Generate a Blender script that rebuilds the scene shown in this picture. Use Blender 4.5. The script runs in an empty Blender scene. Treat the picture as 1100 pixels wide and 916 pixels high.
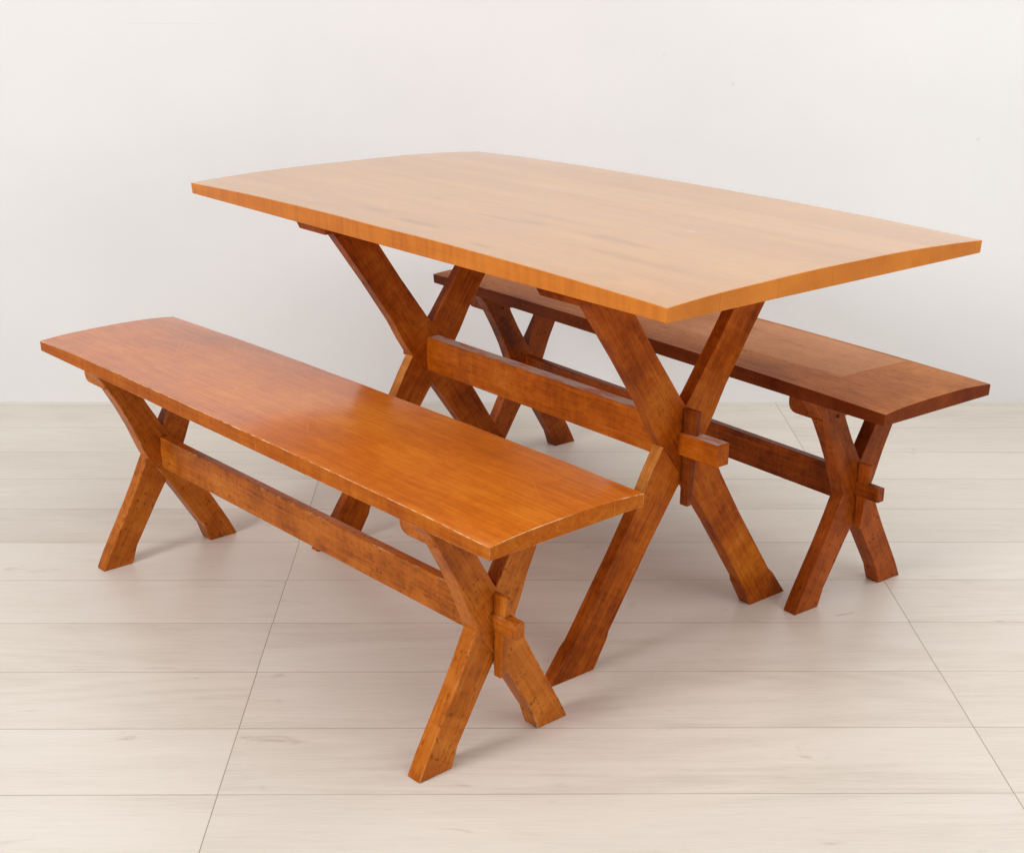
import bpy, bmesh, math, random
from mathutils import Vector, Matrix, noise
random.seed(4)
scene = bpy.context.scene
COL = scene.collection

# ------------------------------------------------------------------ helpers
def sock(n, name):
    return n.inputs[name]

class NT:
    """small wrapper to write shader graphs compactly"""
    def __init__(self, mat):
        self.t = mat.node_tree; self.t.nodes.clear()
    def n(self, kind, **kw):
        x = self.t.nodes.new(kind)
        for k, v in kw.items(): setattr(x, k, v)
        return x
    def link(self, a, b): self.t.links.new(a, b)
    def put(self, s, v):
        if isinstance(v, bpy.types.NodeSocket): self.link(v, s)
        else: s.default_value = v
    def math(self, op, a, b=0.0, c=0.0, clamp=False):
        x = self.n('ShaderNodeMath', operation=op, use_clamp=clamp)
        for i, v in enumerate((a, b, c)): self.put(x.inputs[i], v)
        return x.outputs[0]
    def vmul(self, v, s):
        x = self.n('ShaderNodeVectorMath', operation='MULTIPLY')
        self.link(v, x.inputs[0]); self.put(x.inputs[1], s)
        return x.outputs[0]
    def vadd(self, v, s):
        x = self.n('ShaderNodeVectorMath', operation='ADD')
        self.link(v, x.inputs[0]); self.put(x.inputs[1], s)
        return x.outputs[0]
    def noise(self, v, scale=1.0, detail=3.0, rough=0.55, dist=0.0):
        x = self.n('ShaderNodeTexNoise', noise_dimensions='3D')
        self.link(v, x.inputs['Vector'])
        x.inputs['Scale'].default_value = scale; x.inputs['Detail'].default_value = detail
        x.inputs['Roughness'].default_value = rough; x.inputs['Distortion'].default_value = dist
        return x.outputs['Fac']
    def smooth(self, v, a, b, lo=0.0, hi=1.0):
        x = self.n('ShaderNodeMapRange', interpolation_type='SMOOTHSTEP')
        self.put(x.inputs[0], v)
        for i, k in enumerate((a, b, lo, hi)): x.inputs[i+1].default_value = k
        return x.outputs[0]
    def mix(self, f, a, b, mode='MIX'):
        x = self.n('ShaderNodeMix', data_type='RGBA', blend_type=mode)
        self.put(x.inputs[0], f)
        for i, v in ((6, a), (7, b)):
            if isinstance(v, bpy.types.NodeSocket): self.link(v, x.inputs[i])
            else: x.inputs[i].default_value = (*v, 1.0)
        return x.outputs[2]
    def ramp(self, f, stops):
        x = self.n('ShaderNodeValToRGB'); self.link(f, x.inputs[0])
        e = x.color_ramp.elements
        while len(e) < len(stops): e.new(0.5)
        for el, (p, c) in zip(e, stops): el.position = p; el.color = (*c, 1)
        return x.outputs[0]
    def out(self, col, rough, bump=None, bdist=0.001, bstr=0.5, spec=0.5, coat=0.0, coat_r=0.2):
        b = self.n('ShaderNodeBsdfPrincipled'); o = self.n('ShaderNodeOutputMaterial')
        self.put(b.inputs['Base Color'], col); self.put(b.inputs['Roughness'], rough)
        b.inputs['Specular IOR Level'].default_value = spec
        self.put(b.inputs['Coat Weight'], coat); b.inputs['Coat Roughness'].default_value = coat_r
        if bump is not None:
            k = self.n('ShaderNodeBump'); k.inputs['Distance'].default_value = bdist
            k.inputs['Strength'].default_value = bstr
            self.link(bump, k.inputs['Height']); self.link(k.outputs[0], b.inputs['Normal'])
        self.link(b.outputs[0], o.inputs[0])

def wood(name, dark, mid, light, rough=0.32, fibre=0.35, figure=0.25, blotch=0.5, streak=0.5,
         speck=0.25, speck_col=None, board=0.0, wear=None, wear_amt=0.0, scratch=0.0, patch=None,
         stains=(), spec=0.5, dust=0.0, top_fig=0.12, coat=0.0, coat_r=0.2, lo=0.2, mottle=0.50, gain=1.45, side_tint=None, spots=0.0):
    m = bpy.data.materials.new(name); m.use_nodes = True; g = NT(m)
    at = g.n('ShaderNodeAttribute', attribute_name='grain'); v = at.outputs['Vector']
    n1 = g.noise(g.vmul(v, (1.6, 11, 11)), 1, 4, 0.6, 0.3)
    n2 = g.noise(g.vmul(v, (9, 190, 190)), 1, 3, 0.6)
    n3 = g.noise(g.vmul(v, (75, 9, 9)), 1, 2, 0.5, 0.6)
    n4 = g.noise(v, 8, 5, 0.6)
    n5 = g.noise(g.vmul(v, (24, 62, 62)), 1, 7, 0.82, 0.3)
    n6 = g.noise(g.vmul(v, (5, 480, 480)), 1, 2, 0.5)
    ge0 = g.n('ShaderNodeNewGeometry'); sg0 = g.n('ShaderNodeSeparateXYZ'); g.link(ge0.outputs['True Normal'], sg0.inputs[0])
    side = g.smooth(g.math('ABSOLUTE', sg0.outputs[2]), 0.9, 0.5, top_fig, 1.0)
    n3 = g.math('ADD', 0.5, g.math('MULTIPLY', g.math('SUBTRACT', n3, 0.5), side))
    f = g.math('ADD', 0.5, 0.0)
    for n_, a in ((n1, streak), (n2, fibre), (n3, figure), (n4, blotch), (n5, mottle), (n6, fibre*0.7)):
        f = g.math('ADD', f, g.math('MULTIPLY', g.math('SUBTRACT', n_, 0.5), a*gain))
    if board:
        sp = g.n('ShaderNodeSeparateXYZ'); g.link(v, sp.inputs[0])
        bi = g.math('FLOOR', g.math('DIVIDE', g.math('ADD', sp.outputs[1], 3.02), board))
        wn = g.n('ShaderNodeTexWhiteNoise', noise_dimensions='1D'); g.link(bi, wn.inputs['W'])
        f = g.math('ADD', f, g.math('MULTIPLY', g.math('SUBTRACT', wn.outputs[0], 0.5), 0.16))
    col = g.ramp(f, [(lo, dark), (0.5, mid), (1-lo, light)])
    if board:                                       # dark glue line between the boards
        fr = g.math('FRACT', g.math('DIVIDE', g.math('ADD', sp.outputs[1], 3.02), board))
        ln = g.math('LESS_THAN', fr, 0.0011/board)
        col = g.mix(g.math('MULTIPLY', ln, 0.35), col, tuple(c*0.35 for c in dark))
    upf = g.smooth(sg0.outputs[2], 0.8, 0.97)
    if side_tint:                                   # sides tinted against the worn upper face; on the dark seat, painted-in shade
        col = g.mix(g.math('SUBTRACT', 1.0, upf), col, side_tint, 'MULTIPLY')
    if spots:                                       # round dark freckles
        vo = g.n('ShaderNodeTexVoronoi', feature='F1'); wob = g.n('ShaderNodeTexNoise', noise_dimensions='3D'); g.link(v, wob.inputs['Vector']); wob.inputs['Scale'].default_value = 110; wob.inputs['Detail'].default_value = 3
        wv_ = g.n('ShaderNodeVectorMath', operation='MULTIPLY_ADD'); g.link(wob.outputs['Color'], wv_.inputs[0]); wv_.inputs[1].default_value = (.022, .016, .016); g.link(v, wv_.inputs[2])
        g.link(g.vmul(wv_.outputs[0], (85, 150, 150)), vo.inputs['Vector']); vo.inputs['Scale'].default_value = 1
        sx = g.n('ShaderNodeSeparateColor'); g.link(vo.outputs['Color'], sx.inputs[0])
        big = g.smooth(sx.outputs[0], 0.55, 1.0, 0.0, 0.42)
        sp_ = g.smooth(g.math('SUBTRACT', vo.outputs['Distance'], big), 0.16, -0.16)
        sp_ = g.math('MULTIPLY', g.math('MULTIPLY', sp_, spots), g.smooth(n4, 0.36, 0.58))
        col = g.mix(sp_, col, tuple(c*0.45 for c in dark))
    # dark specks and flecks in the old finish
    if speck:
        sn = g.noise(g.vmul(v, (70, 120, 120)), 1, 2, 0.6)
        cl = g.smooth(g.noise(v, 14, 2), 0.40, 0.62)
        sm = g.math('MULTIPLY', g.smooth(sn, 0.60, 0.72), g.math('MULTIPLY', cl, speck))
        col = g.mix(sm, col, speck_col or tuple(c*0.3 for c in dark))
    rgh = g.math('ADD', rough, g.math('MULTIPLY', g.math('SUBTRACT', n4, 0.5), 0.22))
    if scratch:
        for k, (sc, off) in enumerate((((5, 260, 260), 0.0), ((34, 60, 60), 3.7))):
            q = g.vadd(v, (off, off*1.3, 0))
            if k:
                r = g.n('ShaderNodeVectorRotate', rotation_type='Z_AXIS'); g.link(q, r.inputs[0])
                r.inputs['Angle'].default_value = 0.6; q = g.vmul(r.outputs[0], (6, 330, 6))
            else: q = g.vmul(q, sc)
            s_ = g.smooth(g.noise(q, 1, 1, 0.4), 0.70, 0.76)
            s_ = g.math('MULTIPLY', s_, g.math('MULTIPLY', g.smooth(g.noise(v, 5.5, 2), 0.46, 0.6), scratch))
            col = g.mix(s_, col, wear or light)
    obj = g.n('ShaderNodeTexCoord').outputs['Object']
    for (x, y, rx, ry, a, c) in stains:                # stains with a place of their own, in the top's own coordinates
        d = g.vmul(g.vadd(obj, (-x, -y, 0)), (1/rx, 1/ry, 0))
        dl = g.n('ShaderNodeVectorMath', operation='LENGTH'); g.link(d, dl.inputs[0])
        dd = g.math('ADD', dl.outputs['Value'], g.math('MULTIPLY', g.math('SUBTRACT', g.noise(g.vmul(v, (9, 55, 55)), 1, 5, 0.72), 0.5), 3.0))
        col = g.mix(g.smooth(dd, 1.15, 0.1, 0.0, a), col, c)
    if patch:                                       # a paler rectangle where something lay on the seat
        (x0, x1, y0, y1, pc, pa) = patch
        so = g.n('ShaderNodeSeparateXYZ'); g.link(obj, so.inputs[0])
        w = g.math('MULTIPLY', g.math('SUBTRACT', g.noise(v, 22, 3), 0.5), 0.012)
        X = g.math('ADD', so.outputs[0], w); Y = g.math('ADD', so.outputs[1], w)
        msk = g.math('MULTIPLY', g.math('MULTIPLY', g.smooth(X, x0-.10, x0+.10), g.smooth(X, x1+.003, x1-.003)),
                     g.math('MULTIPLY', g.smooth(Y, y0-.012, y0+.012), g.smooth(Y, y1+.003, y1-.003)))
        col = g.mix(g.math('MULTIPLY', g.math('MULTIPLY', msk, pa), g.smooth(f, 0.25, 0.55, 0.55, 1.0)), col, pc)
        rgh = g.math('ADD', rgh, g.math('MULTIPLY', msk, 0.12))
    if dust:                                        # grey grime lying on the faces that look up
        ge = g.n('ShaderNodeNewGeometry'); sg = g.n('ShaderNodeSeparateXYZ'); g.link(ge.outputs['True Normal'], sg.inputs[0])
        up = g.smooth(sg.outputs[2], 0.8, 0.95)
        dm = g.math('MULTIPLY', g.math('MULTIPLY', up, dust), g.smooth(g.noise(g.vmul(v, (14, 60, 60)), 1, 4, 0.7), 0.36, 0.54))
        col = g.mix(dm, col, (0.52, 0.44, 0.39)); rgh = g.math('ADD', rgh, g.math('MULTIPLY', dm, 0.3))
    if wear_amt:
        wn_ = g.math('MULTIPLY', g.smooth(g.noise(v, 45, 4, 0.75), 0.62-0.30*wear_amt, 0.78-0.16*wear_amt), g.smooth(g.noise(v, 4.5, 3, 0.6), 0.62-0.35*wear_amt, 0.70-0.2*wear_amt))
        col = g.mix(g.math('MULTIPLY', wn_, min(1, 0.35+wear_amt*0.55)), col, wear)
    hb = g.math('ADD', g.math('MULTIPLY', n2, 0.35), g.math('ADD', g.math('MULTIPLY', n1, 0.9), g.math('ADD', g.math('MULTIPLY', n3, 0.25), g.math('MULTIPLY', n5, 0.8))))
    ct = g.math('MULTIPLY', upf, coat) if coat else 0.0
    g.out(col, rgh, hb, 0.0009, 0.35, spec, ct, coat_r)
    return m

def finish(name, bm, mats, parent, grain, seed, bevel=0.0015, wear_idx=None, smooth=False, ang=0.5):
    """bevel the hard edges, store the board coordinates, link as ONE object"""
    bmesh.ops.recalc_face_normals(bm, faces=bm.faces)
    if bevel:
        es = [e for e in bm.edges if len(e.link_faces) == 2 and e.calc_face_angle(0) > ang]
        bmesh.ops.bevel(bm, geom=es, offset=bevel, offset_type='OFFSET', segments=2, profile=0.5, affect='EDGES',
                        clamp_overlap=True, material=(wear_idx if wear_idx is not None else -1))
    me = bpy.data.meshes.new(name); bm.to_mesh(me); bm.free()
    a = me.attributes.new('grain', 'FLOAT_VECTOR', 'POINT')
    rnd = random.Random(seed); off = Vector((rnd.uniform(-20, 20), 0, rnd.uniform(-20, 20)))
    for i, v_ in enumerate(me.vertices): a.data[i].vector = grain(v_.co) + off
    for m in mats: me.materials.append(m)
    if smooth:
        for p in me.polygons: p.use_smooth = True
        me.set_sharp_from_angle(angle=0.35)
    o = bpy.data.objects.new(name, me); COL.objects.link(o); o.parent = parent
    return o

def prism_uz(bm, poly, v0, v1):
    """polygon in (u,z), extruded over v.  local x = -u"""
    a = [bm.verts.new((-u, v0, z)) for u, z in poly]; b = [bm.verts.new((-u, v1, z)) for u, z in poly]
    _caps(bm, a, b)
def prism_vz(bm, poly, u0, u1):
    a = [bm.verts.new((-u0, v, z)) for v, z in poly]; b = [bm.verts.new((-u1, v, z)) for v, z in poly]
    _caps(bm, a, b)
def _caps(bm, a, b):
    n = len(a); bm.faces.new(a); bm.faces.new(b[::-1])
    for i in range(n): bm.faces.new((a[i], b[i], b[(i+1) % n], a[(i+1) % n]))

def interp(tab, z):
    for (z0, w0), (z1, w1) in zip(tab, tab[1:]):
        if z <= z1: return w0 + (w1-w0)*max(0, (z-z0)/(z1-z0))
    return tab[-1][1]

def grain_along(d):
    d = Vector(d).normalized(); s = d.cross(Vector((0.31, 0.9, 0.2))).normalized(); t = d.cross(s)
    return lambda c: Vector((c.dot(d), c.dot(s), c.dot(t)))

def thing(name, loc, rz, label, cat, group=None):
    o = bpy.data.objects.new(name, None); COL.objects.link(o)
    o.empty_display_size = 0.2
    o.location = loc; o.rotation_euler = (0, 0, rz); o['label'] = label; o['category'] = cat
    if group: o['group'] = group
    return o

def top_mesh(L, W, h, e, dome, pw=2.6, nu=44, nv=20, wob=0.0006, seed=0):
    """board with a planed, slightly pillowed upper face: thinner towards the four corners"""
    bm = bmesh.new(); T = []; B = []
    for i in range(nu+1):
        rt, rb = [], []
        for j in range(nv+1):
            a, b = 2*i/nu-1, 2*j/nv-1
            # denser near the rim
            a = math.copysign(1-(1-abs(a))**1.25, a); b = math.copysign(1-(1-abs(b))**1.25, b)
            x, y = a*L/2, b*W/2
            z = h + dome*(1-abs(a)**pw*abs(b)**pw)
            k = wob*noise.noise(Vector((x*7+seed, y*7, 3.1)))
            ex = 0.0009*noise.noise(Vector((x*9, y*9, seed+8.8)))
            rt.append(bm.verts.new((x+(ex if abs(a) == 1 else 0), y+(ex if abs(b) == 1 else 0), z+k)))
            rb.append(bm.verts.new((x*0.9985, y*0.997, h-e)))
        T.append(rt); B.append(rb)
    for i in range(nu):
        for j in range(nv):
            bm.faces.new((T[i][j], T[i+1][j], T[i+1][j+1], T[i][j+1]))
            bm.faces.new((B[i][j], B[i][j+1], B[i+1][j+1], B[i+1][j]))
    ring = [(i, 0) for i in range(nu)] + [(nu, j) for j in range(nv)] + [(i, nv) for i in range(nu, 0, -1)] + [(0, j) for j in range(nv, 0, -1)]
    for (i, j), (k, l) in zip(ring, ring[1:]+ring[:1]):
        bm.faces.new((T[i][j], B[i][j], B[k][l], T[k][l]))
    return bm

def leg_poly(side, zc, s_lo, s_up, wtab, top, foot=None, flat=0.0):
    """outline in (v,z) of one leg of the X; side=+1: top at -v, foot at +v"""
    zs = sorted(set([z for z, _ in wtab if z < top] + [top])); L, R = [], []
    for z in zs:
        ax = (s_lo if z < zc else s_up)*(zc-z)
        if foot and z < foot[0]: ax = s_lo*(zc-foot[0]) + foot[1]*(foot[0]-z)
        w = interp(wtab, z)
        L.append((side*ax-w, z)); R.append((side*ax+w, z))
    return L + R[::-1]

def leg(parent, mats, poly, u0, u1, seed, side, ang, bevel=0.0022, wi=1, lit_rub=None):
    bm = bmesh.new(); prism_vz(bm, poly, u0, u1)
    if lit_rub:                                         # lit side of the lower leg: key light painted in, with foot wear
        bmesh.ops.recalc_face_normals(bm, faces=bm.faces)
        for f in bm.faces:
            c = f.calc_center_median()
            if f.normal.y < -.5 and c.y < 0 and lit_rub[0] < c.z < lit_rub[1]: f.material_index = 2
    return finish('leg', bm, mats, parent, grain_along((0, -side*ang, 1)), seed, bevel, wi)

# ------------------------------------------------------------------ camera (solved from the photograph)
H = 1.2053
r_ = Vector((0.99993587, -0.01058162, 0.00403464)); u_ = Vector((-0.00041583, 0.32172101, 0.94683442)); f_ = Vector((0.01131707, 0.94677538, -0.32169598))
cam = bpy.data.objects.new('camera', bpy.data.cameras.new('camera')); COL.objects.link(cam)
M = Matrix((r_, u_, -f_)).transposed().to_4x4(); M.translation = (0, 0, H); cam.matrix_world = M
cam.data.sensor_fit = 'HORIZONTAL'; cam.data.sensor_width = 36; cam.data.lens = 1534.1*36/1100
cam.data.shift_x = 4.0/1100; cam.data.shift_y = 0.0006
cam.data.clip_start = 0.05; cam.data.clip_end = 60
scene.camera = cam

# ------------------------------------------------------------------ setting: plank floor and plastered wall
YW, PW, S0, XL, XP = 3.7619, 0.1888, 0.2183, -0.409, 1.1924
def floor_material():
    m = bpy.data.materials.new('pale_oak_planks'); m.use_nodes = True; g = NT(m)
    o = g.n('ShaderNodeTexCoord').outputs['Object']; s = g.n('ShaderNodeSeparateXYZ'); g.link(o, s.inputs[0])
    ry = g.math('DIVIDE', g.math('SUBTRACT', YW-S0, s.outputs[1]), PW); row = g.math('FLOOR', ry); fy = g.math('FRACT', ry)
    # each row starts a hair later or earlier than its neighbour
    wj = g.n('ShaderNodeTexWhiteNoise', noise_dimensions='1D'); g.link(row, wj.inputs['W'])
    jx = g.math('MULTIPLY', g.math('SUBTRACT', wj.outputs[0], 0.5), 0.002)
    rx = g.math('DIVIDE', g.math('ADD', g.math('SUBTRACT', s.outputs[0], XL), jx), XP); colm = g.math('FLOOR', rx); fx = g.math('FRACT', rx)
    wid = g.n('ShaderNodeCombineXYZ'); g.link(row, wid.inputs[0]); g.link(colm, wid.inputs[1])
    wn = g.n('ShaderNodeTexWhiteNoise', noise_dimensions='2D'); g.link(wid.outputs[0], wn.inputs['Vector'])
    off = g.vmul(wn.outputs['Color'], (40, 40, 40)); v = g.n('ShaderNodeVectorMath', operation='ADD'); g.link(o, v.inputs[0]); g.link(off, v.inputs[1]); v = v.outputs[0]
    n1 = g.noise(g.vmul(v, (1.5, 9, 1)), 1, 3, 0.55, 0.8)
    n2 = g.noise(g.vmul(v, (11, 210, 1)), 1, 5, 0.8, 0.8)
    ring = g.math('SINE', g.math('MULTIPLY', g.noise(g.vmul(v, (0.75, 5.5, 1)), 1, 1.5, 0.4), 95.0))
    rmask = g.smooth(g.noise(g.vmul(v, (1.1, 7, 1)), 1, 2), 0.45, 0.62)
    f = g.math('ADD', 0.5, g.math('MULTIPLY', g.math('SUBTRACT', n1, 0.5), 0.55))
    f = g.math('ADD', f, g.math('MULTIPLY', g.math('SUBTRACT', n2, 0.5), 0.75))
    f = g.math('ADD', f, g.math('MULTIPLY', g.math('MULTIPLY', ring, rmask), 0.055))
    f = g.math('ADD', f, g.math('MULTIPLY', g.math('SUBTRACT', wn.outputs['Value'], 0.5), 0.16))
    col = g.ramp(f, [(0.15, FLOOR[0]), (0.5, FLOOR[1]), (0.85, FLOOR[2])])
    kn = g.noise(g.vmul(v, (9, 22, 1)), 1, 3, 0.6, 0.8)
    col = g.mix(g.smooth(kn, 0.64, 0.80, 0, 0.42), col, (0.36, 0.28, 0.22))
    # seams
    ey = g.math('MULTIPLY', g.math('MINIMUM', fy, g.math('SUBTRACT', 1.0, fy)), PW)
    ex = g.math('MULTIPLY', g.math('MINIMUM', fx, g.math('SUBTRACT', 1.0, fx)), XP)
    sy = g.math('MULTIPLY', g.smooth(ey, 0.0010, 0.0004), g.smooth(g.noise(g.vmul(v, (2.2, 0, 0)), 1, 3), 0.30, 0.60, 0.35, 0.85))
    sx = g.math('MULTIPLY', g.smooth(ex, 0.0010, 0.0005), 0.7)
    sm = g.math('MAXIMUM', sy, sx)
    col = g.mix(sm, col, (0.17, 0.125, 0.09))
    rgh = g.math('ADD', 0.27, g.math('MULTIPLY', n2, 0.16))
    hb = g.math('SUBTRACT', g.math('MULTIPLY', n2, 0.25), sm)
    g.out(col, rgh, hb, 0.0007, 0.35, 0.42)
    return m
FLOOR = ((0.575, 0.51, 0.43), (0.72, 0.655, 0.575), (0.785, 0.73, 0.655))

def plane(name, pts, mat, kind):
    me = bpy.data.meshes.new(name); me.from_pydata(pts, [], [(0, 1, 2, 3)]); me.materials.append(mat)
    o = bpy.data.objects.new(name, me); COL.objects.link(o); o['kind'] = kind; return o
plane('floor', [(-5, -2.5, 0), (5, -2.5, 0), (5, YW+.05, 0), (-5, YW+.05, 0)], floor_material(), 'structure')

m = bpy.data.materials.new('white_wall_paint'); m.use_nodes = True; g = NT(m)
o = g.n('ShaderNodeTexCoord').outputs['Object']
col = g.ramp(g.noise(o, 2.5, 5, 0.6), [(0.3, (0.80, 0.79, 0.785)), (0.7, (0.83, 0.82, 0.815))])
s = g.n('ShaderNodeSeparateXYZ'); g.link(o, s.inputs[0])
for (x, z, l, t, a) in ((-0.83, 1.005, 0.12, 0.0012, 0.16), (-0.72, 1.065, 0.06, 0.0010, 0.15), (-0.79, 1.069, 0.012, 0.002, 0.25),
                        (0.62, 0.86, 0.006, 0.004, 0.25), (0.44, 0.93, 0.004, 0.003, 0.2), (1.27, 0.72, 0.005, 0.004, 0.2), (-1.33, 1.03, 0.005, 0.005, 0.12)):
    d = g.math('MAXIMUM', g.math('DIVIDE', g.math('ABSOLUTE', g.math('SUBTRACT', s.outputs[0], x)), l),
               g.math('DIVIDE', g.math('ABSOLUTE', g.math('SUBTRACT', s.outputs[2], z)), t))
    d = g.math('ADD', d, g.math('MULTIPLY', g.math('SUBTRACT', g.noise(g.vmul(o, (35, 1, 200)), 1, 3), 0.5), 1.6))
    col = g.mix(g.smooth(d, 1.2, 0.6, 0, a*.7), col, (0.42, 0.39, 0.36))
g.out(col, 0.85, g.noise(o, 140, 3, 0.6), 0.0006, 0.25, 0.3)
bm = bmesh.new()
bmesh.ops.create_cube(bm, size=1, matrix=Matrix.Translation((0, YW+.06, 1.6)) @ Matrix.Diagonal((10, .12, 3.2, 1)))
me = bpy.data.meshes.new('wall'); bm.to_mesh(me); bm.free(); me.materials.append(m)
w_ = bpy.data.objects.new('wall', me); COL.objects.link(w_); w_['kind'] = 'structure'

# ------------------------------------------------------------------ woods
PALE = (0.74, 0.50, 0.27)
def pair(name, wear_amt, wear=PALE, **k):
    return [wood(name, **k), wood(name+'_worn_edge', wear=wear, wear_amt=wear_amt, **{a: b for a, b in k.items() if a not in ('scratch', 'patch', 'stains', 'dust')})]
STAIN = (0.34, 0.15, 0.05)
stn = [(0.012, -0.303, .07, .02, .5, STAIN), (0.131, -0.152, .055, .022, .55, STAIN), (0.055, -0.165, .06, .012, .4, STAIN),
       (-0.138, -0.288, .06, .018, .42, STAIN), (0.31, -0.142, .11, .018, .5, STAIN), (0.10, -0.09, .16, .01, .3, STAIN),
       (-0.165, -0.13, .018, .008, .6, STAIN), (0.224, -0.34, .03, .008, .6, STAIN), (0.42, -0.22, .12, .016, .35, STAIN),
       (0.356, 0.009, .020, .004, .5, (0.8, 0.72, 0.62)), (0.47, 0.2, .05, .01, .35, STAIN), (0.5, -0.33, .05, .02, .3, STAIN),
       (0.36, -0.03, .04, .006, .4, STAIN), (0.10, 0.30, .05, .01, .3, STAIN)]
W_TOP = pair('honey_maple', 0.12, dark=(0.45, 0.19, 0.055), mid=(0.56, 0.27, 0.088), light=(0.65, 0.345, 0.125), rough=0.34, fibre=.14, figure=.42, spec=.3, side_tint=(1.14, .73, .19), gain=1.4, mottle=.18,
             blotch=.35, streak=.45, speck=0, board=.125, stains=stn, coat=.85, coat_r=.2)
W_LEG = pair('amber_stained_birch', 0.12, spots=.3, dark=(0.185, 0.030, 0.002), mid=(0.395, 0.084, 0.005), light=(0.58, 0.165, 0.014), spec=.09, rough=0.36, fibre=.3, figure=.2,
             blotch=.8, streak=.45, speck=.30, scratch=.35, wear=(0.70, 0.38, 0.13))
W_LIT_RUB = wood('amber_birch_lit_rubbed_pale', dark=(0.34, 0.085, 0.009), mid=(0.55, 0.19, 0.032), light=(0.70, 0.34, 0.09), rough=.4, spec=.1, fibre=.3, mottle=.5, streak=.5, speck=.3)  # paler leg wood: lamp light put into the colour, over rubbed wear
W_LEG2 = [W_LEG[0], wood('amber_birch_rubbed_edge', wear=(0.66, 0.40, 0.15), wear_amt=0.8, spec=.1, rough=.36, blotch=.6, streak=.4, dark=(0.185, 0.030, 0.002), mid=(0.395, 0.084, 0.005), light=(0.58, 0.165, 0.014)), W_LIT_RUB]
W_STR = pair('amber_stained_birch_rail', 0.10, spots=.3, dark=(0.235, 0.040, 0.002), mid=(0.47, 0.103, 0.005), light=(0.62, 0.175, 0.018), spec=.09, rough=0.36, fibre=.3,
             figure=.16, blotch=.7, streak=.35, speck=.30, dust=.9)
W_SEAT = pair('orange_varnished_birch', 0.82, dark=(0.36, 0.075, 0.003), mid=(0.55, 0.130, 0.005), light=(0.68, 0.22, 0.016), rough=0.38, spec=.08, coat=.85, coat_r=.13, top_fig=.35, mottle=.42, side_tint=(.82, .80, .9), fibre=.40,
              figure=.30, blotch=.38, streak=.42, speck=.12, scratch=.75, wear=(0.80, 0.58, 0.32))
W_SLEG = pair('orange_flecked_birch', 0.5, spots=.6, dark=(0.21, 0.044, 0.004), mid=(0.465, 0.118, 0.009), light=(0.62, 0.195, 0.024), spec=.14, rough=0.34, fibre=.3, figure=.2,
              blotch=.75, streak=.4, speck=.55)
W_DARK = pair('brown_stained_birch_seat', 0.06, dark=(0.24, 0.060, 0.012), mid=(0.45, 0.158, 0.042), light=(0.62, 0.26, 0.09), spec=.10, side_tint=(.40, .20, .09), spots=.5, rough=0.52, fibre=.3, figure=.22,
              blotch=.55, gain=1.2, streak=.5, speck=.35, patch=(0.05, 0.499, -0.05, 0.139, (0.62, 0.33, 0.19), 0.60))  # strong side tint paints the table's shade onto this seat's edges
W_DLEG = pair('brown_stained_birch', 0.05, spots=.6, dark=(0.12, 0.019, 0.0015), mid=(0.31, 0.060, 0.004), light=(0.45, 0.098, 0.013), spec=.14, rough=0.38, fibre=.3, figure=.2,
              blotch=.85, streak=.45, speck=.45)
W_KEY = pair('shaded_dark_birch_wedge', 0.1, dark=(0.11, 0.018, 0.002), mid=(0.22, 0.043, 0.005), light=(0.34, 0.085, 0.011), rough=.42, spec=.14, fibre=.3, figure=.2, blotch=.8, streak=.4, speck=.3)  # dark stain, with the shade at the leg crossing put into the colour
hole = bpy.data.materials.new('dark_screw_hole'); hole.use_nodes = True
hb_ = hole.node_tree.nodes['Principled BSDF']; hb_.inputs['Base Color'].default_value = (0.015, 0.01, 0.008, 1); hb_.inputs['Roughness'].default_value = 0.7

GX = lambda c: Vector((c.x, c.y, c.z)); GY = lambda c: Vector((c.y, c.x, c.z)); GZ = lambda c: Vector((c.z, c.x, c.y))

# ------------------------------------------------------------------ dining table
T = thing('dining_table', (0.1021, 2.6471, 0), -0.8895, 'large honey coloured trestle table with a thick pale top on two crossed leg frames', 'table')
finish('tabletop', top_mesh(1.3571, 0.752, 0.735, 0.0215, 0.0105, 2.6, seed=1), W_TOP, T, GX, 11, 0.0013, 1, True)
WT = [(0, .0495), (.052, .0455), (.064, .0405), (.20, .0395), (.29, .0435), (.34, .049), (.378, .0515), (.415, .049), (.46, .0425), (.55, .040), (.65, .0415), (.7125, .046)]
TU1, TU2 = -0.3735, 0.3628
def trestle(parent, mats, face, th, zc, slo, sup, wt, top, seed, foot=None, mats_b=None):
    """two crossed legs whose visible faces lie at u=face; the second is let in 1.5 mm"""
    a = leg_poly(+1, zc, slo, sup, wt, top, foot); b = leg_poly(-1, zc, slo, sup, wt, top, foot)
    leg(parent, mats, a, face, face+th, seed, 1, slo); leg(parent, mats_b or mats, b, face+.0014, face+th-.0014, seed+1, -1, slo, lit_rub=(.27 if face < 0 else .25, .37) if mats_b else None)
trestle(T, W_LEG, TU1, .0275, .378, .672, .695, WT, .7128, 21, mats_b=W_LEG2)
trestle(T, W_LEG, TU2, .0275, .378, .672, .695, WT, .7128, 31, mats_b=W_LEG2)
for k, fc in enumerate((TU1, TU2)):
    bm = bmesh.new(); u0, u1 = fc+.0022, fc+.112
    prism_uz(bm, [(u0, .713), (u0, .660), (u1-.016, .660), (u1, .676), (u1, .713)], -.257, .257)
    finish('crossbar', bm, W_LEG, T, GY, 41+k, .002, 1)
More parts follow.
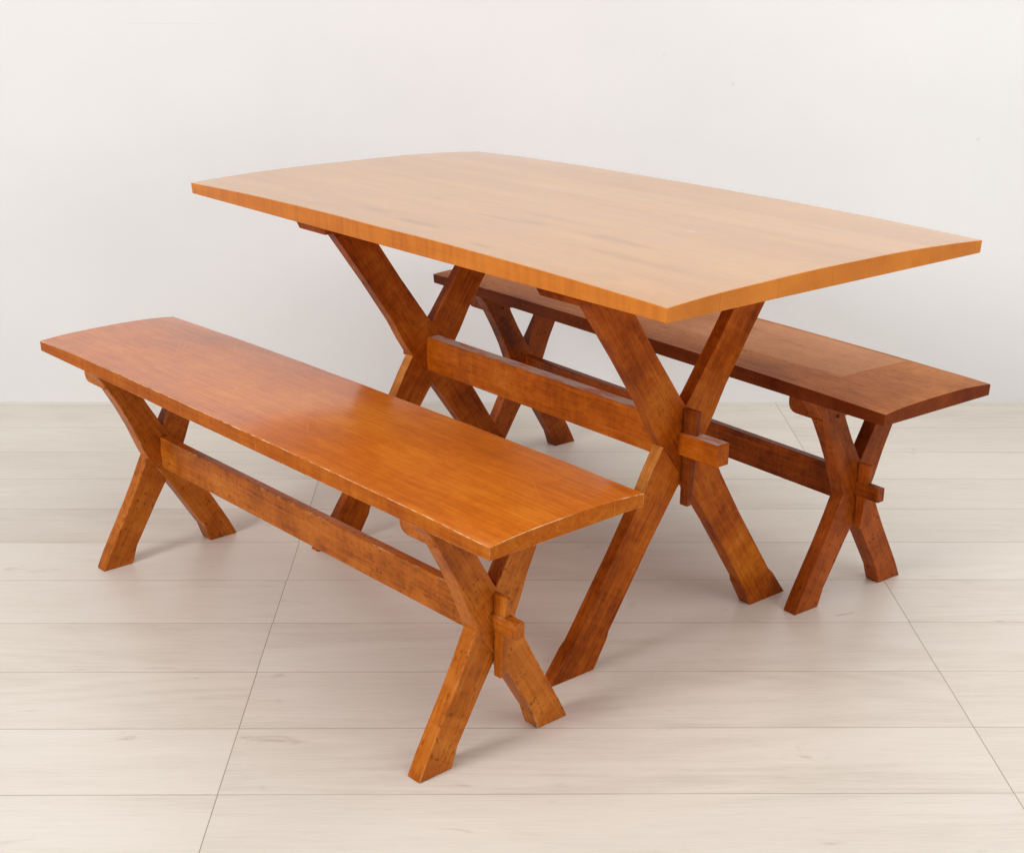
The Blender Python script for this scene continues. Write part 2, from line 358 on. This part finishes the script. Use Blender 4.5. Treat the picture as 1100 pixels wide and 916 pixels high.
def stretcher(parent, mats, f1, f2, th, z0, z1, t, tz0, tz1, tl, tl2, seed):
    """rail between the two frames, stepped down to tenons that run through the crossings"""
    a, b = f1+th+.0005, f2-.0005
    bm = bmesh.new()
    prism_uz(bm, [(a, z0), (b, z0), (b, tz0), (f2+th+tl2, tz0), (f2+th+tl2, tz1), (b, tz1), (b, z1), (a, z1), (a, tz1), (f1-tl, tz1), (f1-tl, tz0), (a, tz0)], -t/2, t/2)
    return finish('stretcher', bm, mats, parent, GX, seed, .0022, 1)
stretcher(T, W_STR, TU1, TU2, .0275, .342, .4145, .031, .357, .397, .090, .060, 51)
def wedge(parent, mats, face, sgn, z0, z1, w0, w1, t, seed, v=0.0):
    bm = bmesh.new(); e = face+sgn*.0008
    prism_uz(bm, [(e, z0), (e+sgn*w0, z0), (e+sgn*w1, z1), (e, z1)], v-t/2, v+t/2)
    finish('wedge', bm, mats, parent, GZ, seed, .0015, 1)
wedge(T, W_KEY, TU1, -1, .262, .441, .018, .034, .0105, 61, -.002)
wedge(T, W_KEY, TU2+.0275, 1, .30, .43, .018, .034, .0105, 62, -.002)

# ------------------------------------------------------------------ benches
WB = [(0, .0325), (.018, .0315), (.036, .0300), (.055, .0305), (.12, .0315), (.17, .0345), (.20, .038), (.218, .0395), (.24, .0375), (.285, .031), (.33, .0285), (.37, .0290), (.395, .0315), (.4175, .037)]
def bench(name, loc, rz, L, W, h, e, f1, f2, mats_top, mats_leg, mats_key, label, seed, wz):
    B = thing(name, loc, rz, label, 'bench', 'trestle benches along the table')
    finish('seat', top_mesh(L, W, h, e, 0.0065, 2.8, 44, 14, seed=seed), mats_top, B, GX, seed, 0.0011, 1, True)
    th, zt = .033, h-e-.0008
    wb = [(z, w) for z, w in WB if z < zt-.004]+[(zt, .037)]
    for k, fc in enumerate((f1, f2)):
        trestle(B, mats_leg, fc, th, .218, .588, .53, wb, zt, seed+10*k, (.036, .42))
        bm = bmesh.new()
        r = .018; zb = zt-.041
        u0, u1 = fc+.0016, fc+th+.052
        # rounded lower inner edge
        prof = [(u0, zt), (u0, zb)] + [(u1-r+r*math.sin(a), zb+r-r*math.cos(a)) for a in (0, .39, .79, 1.18, 1.57)] + [(u1, zt)]
        prism_uz(bm, prof, -.1185, .1185)
        finish('crossbar', bm, mats_leg, B, GY, seed+5+k, .002, 1, True)
    stretcher(B, mats_leg, f1, f2, th, .190, .2545, .0190, .2110, .2385, .054, .036, seed+6)
    wedge(B, mats_key, f1, -1, wz[0], wz[1], .015, .028, .0095, seed+7, -.002)
    wedge(B, mats_key, f2+th, 1, .16, .268, .015, .027, .0095, seed+8, -.002)
    return B
b1 = bench('trestle_bench', (-0.345, 2.3745, 0), -0.8523, 1.3834, 0.3014, 0.4387, 0.0205, -.5349, .4856, W_SEAT, W_SLEG, W_SLEG,
      'orange varnished bench with a shiny scratched seat, in front of the table', 100, (.132, .272))
b2 = bench('trestle_bench', (0.3855, 2.9464, 0), -0.9275, 1.3594, 0.3013, 0.4415, 0.0212, -.5202, .4965, W_DARK, W_DLEG, W_DLEG,
      'dark brown bench with a pale rectangular mark on its seat, behind the table', 200, (.145, .277))
# screw holes beside the leg tops of the dark bench
for fc in (-.5202, .4965):
    bm = bmesh.new()
    bmesh.ops.create_cone(bm, segments=12, cap_ends=True, radius1=.0033, radius2=.0033, depth=.004,
                          matrix=Matrix.Translation((-(fc-.0004), -.079, .383)) @ Matrix.Rotation(math.pi/2, 4, 'Y'))
    finish('screw_hole', bm, [hole], b2, GX, 3, 0)

# ------------------------------------------------------------------ light: soft studio lamps, two of them added
def area(name, loc, target, sx, sy, power, col=(1, 1, 1)):
    l = bpy.data.lights.new(name, 'AREA'); l.shape = 'RECTANGLE'; l.size = sx; l.size_y = sy; l.energy = power; l.color = col
    ob = bpy.data.objects.new(name, l); COL.objects.link(ob); ob.location = loc
    ob.rotation_euler = (Vector(target)-Vector(loc)).to_track_quat('-Z', 'Y').to_euler(); return ob
area('key_softbox', (-3.3, -0.3, 2.6), (0.0, 2.7, 0.4), 1.2, 1.2, 106, (1.0, 1.0, 0.995))
area('added_fill_light', (3.2, -0.4, 1.3), (0.5, 2.9, 0.4), 1.8, 1.6, 32, (0.995, 1.0, 1.0))  # unseen lamp, added to brighten the right wall and the leg faces
area('overhead_softbox', (0.7, 1.0, 3.6), (0.5, 2.8, 0.2), 5.0, 3.0, 94, (0.995, 1.0, 1.0))
area('added_wall_light', (2.4, 2.5, 3.0), (1.9, 3.76, 0.0), 2.4, 0.8, 15, (0.995, 1.0, 1.0))  # unseen lamp above, added to even out the wall's brightness
wd = bpy.data.worlds.new('World'); scene.world = wd; wd.use_nodes = True
bg = wd.node_tree.nodes['Background']; bg.inputs[0].default_value = (0.99, 1.0, 1.0, 1); bg.inputs[1].default_value = 0.20

scene.view_settings.view_transform = 'Standard'; scene.view_settings.look = 'None'
scene.view_settings.exposure = 0.07; scene.view_settings.gamma = 1.0
scene.render.engine = 'CYCLES'
scene.cycles.use_denoising = True
scene.cycles.max_bounces = 8; scene.cycles.diffuse_bounces = 5
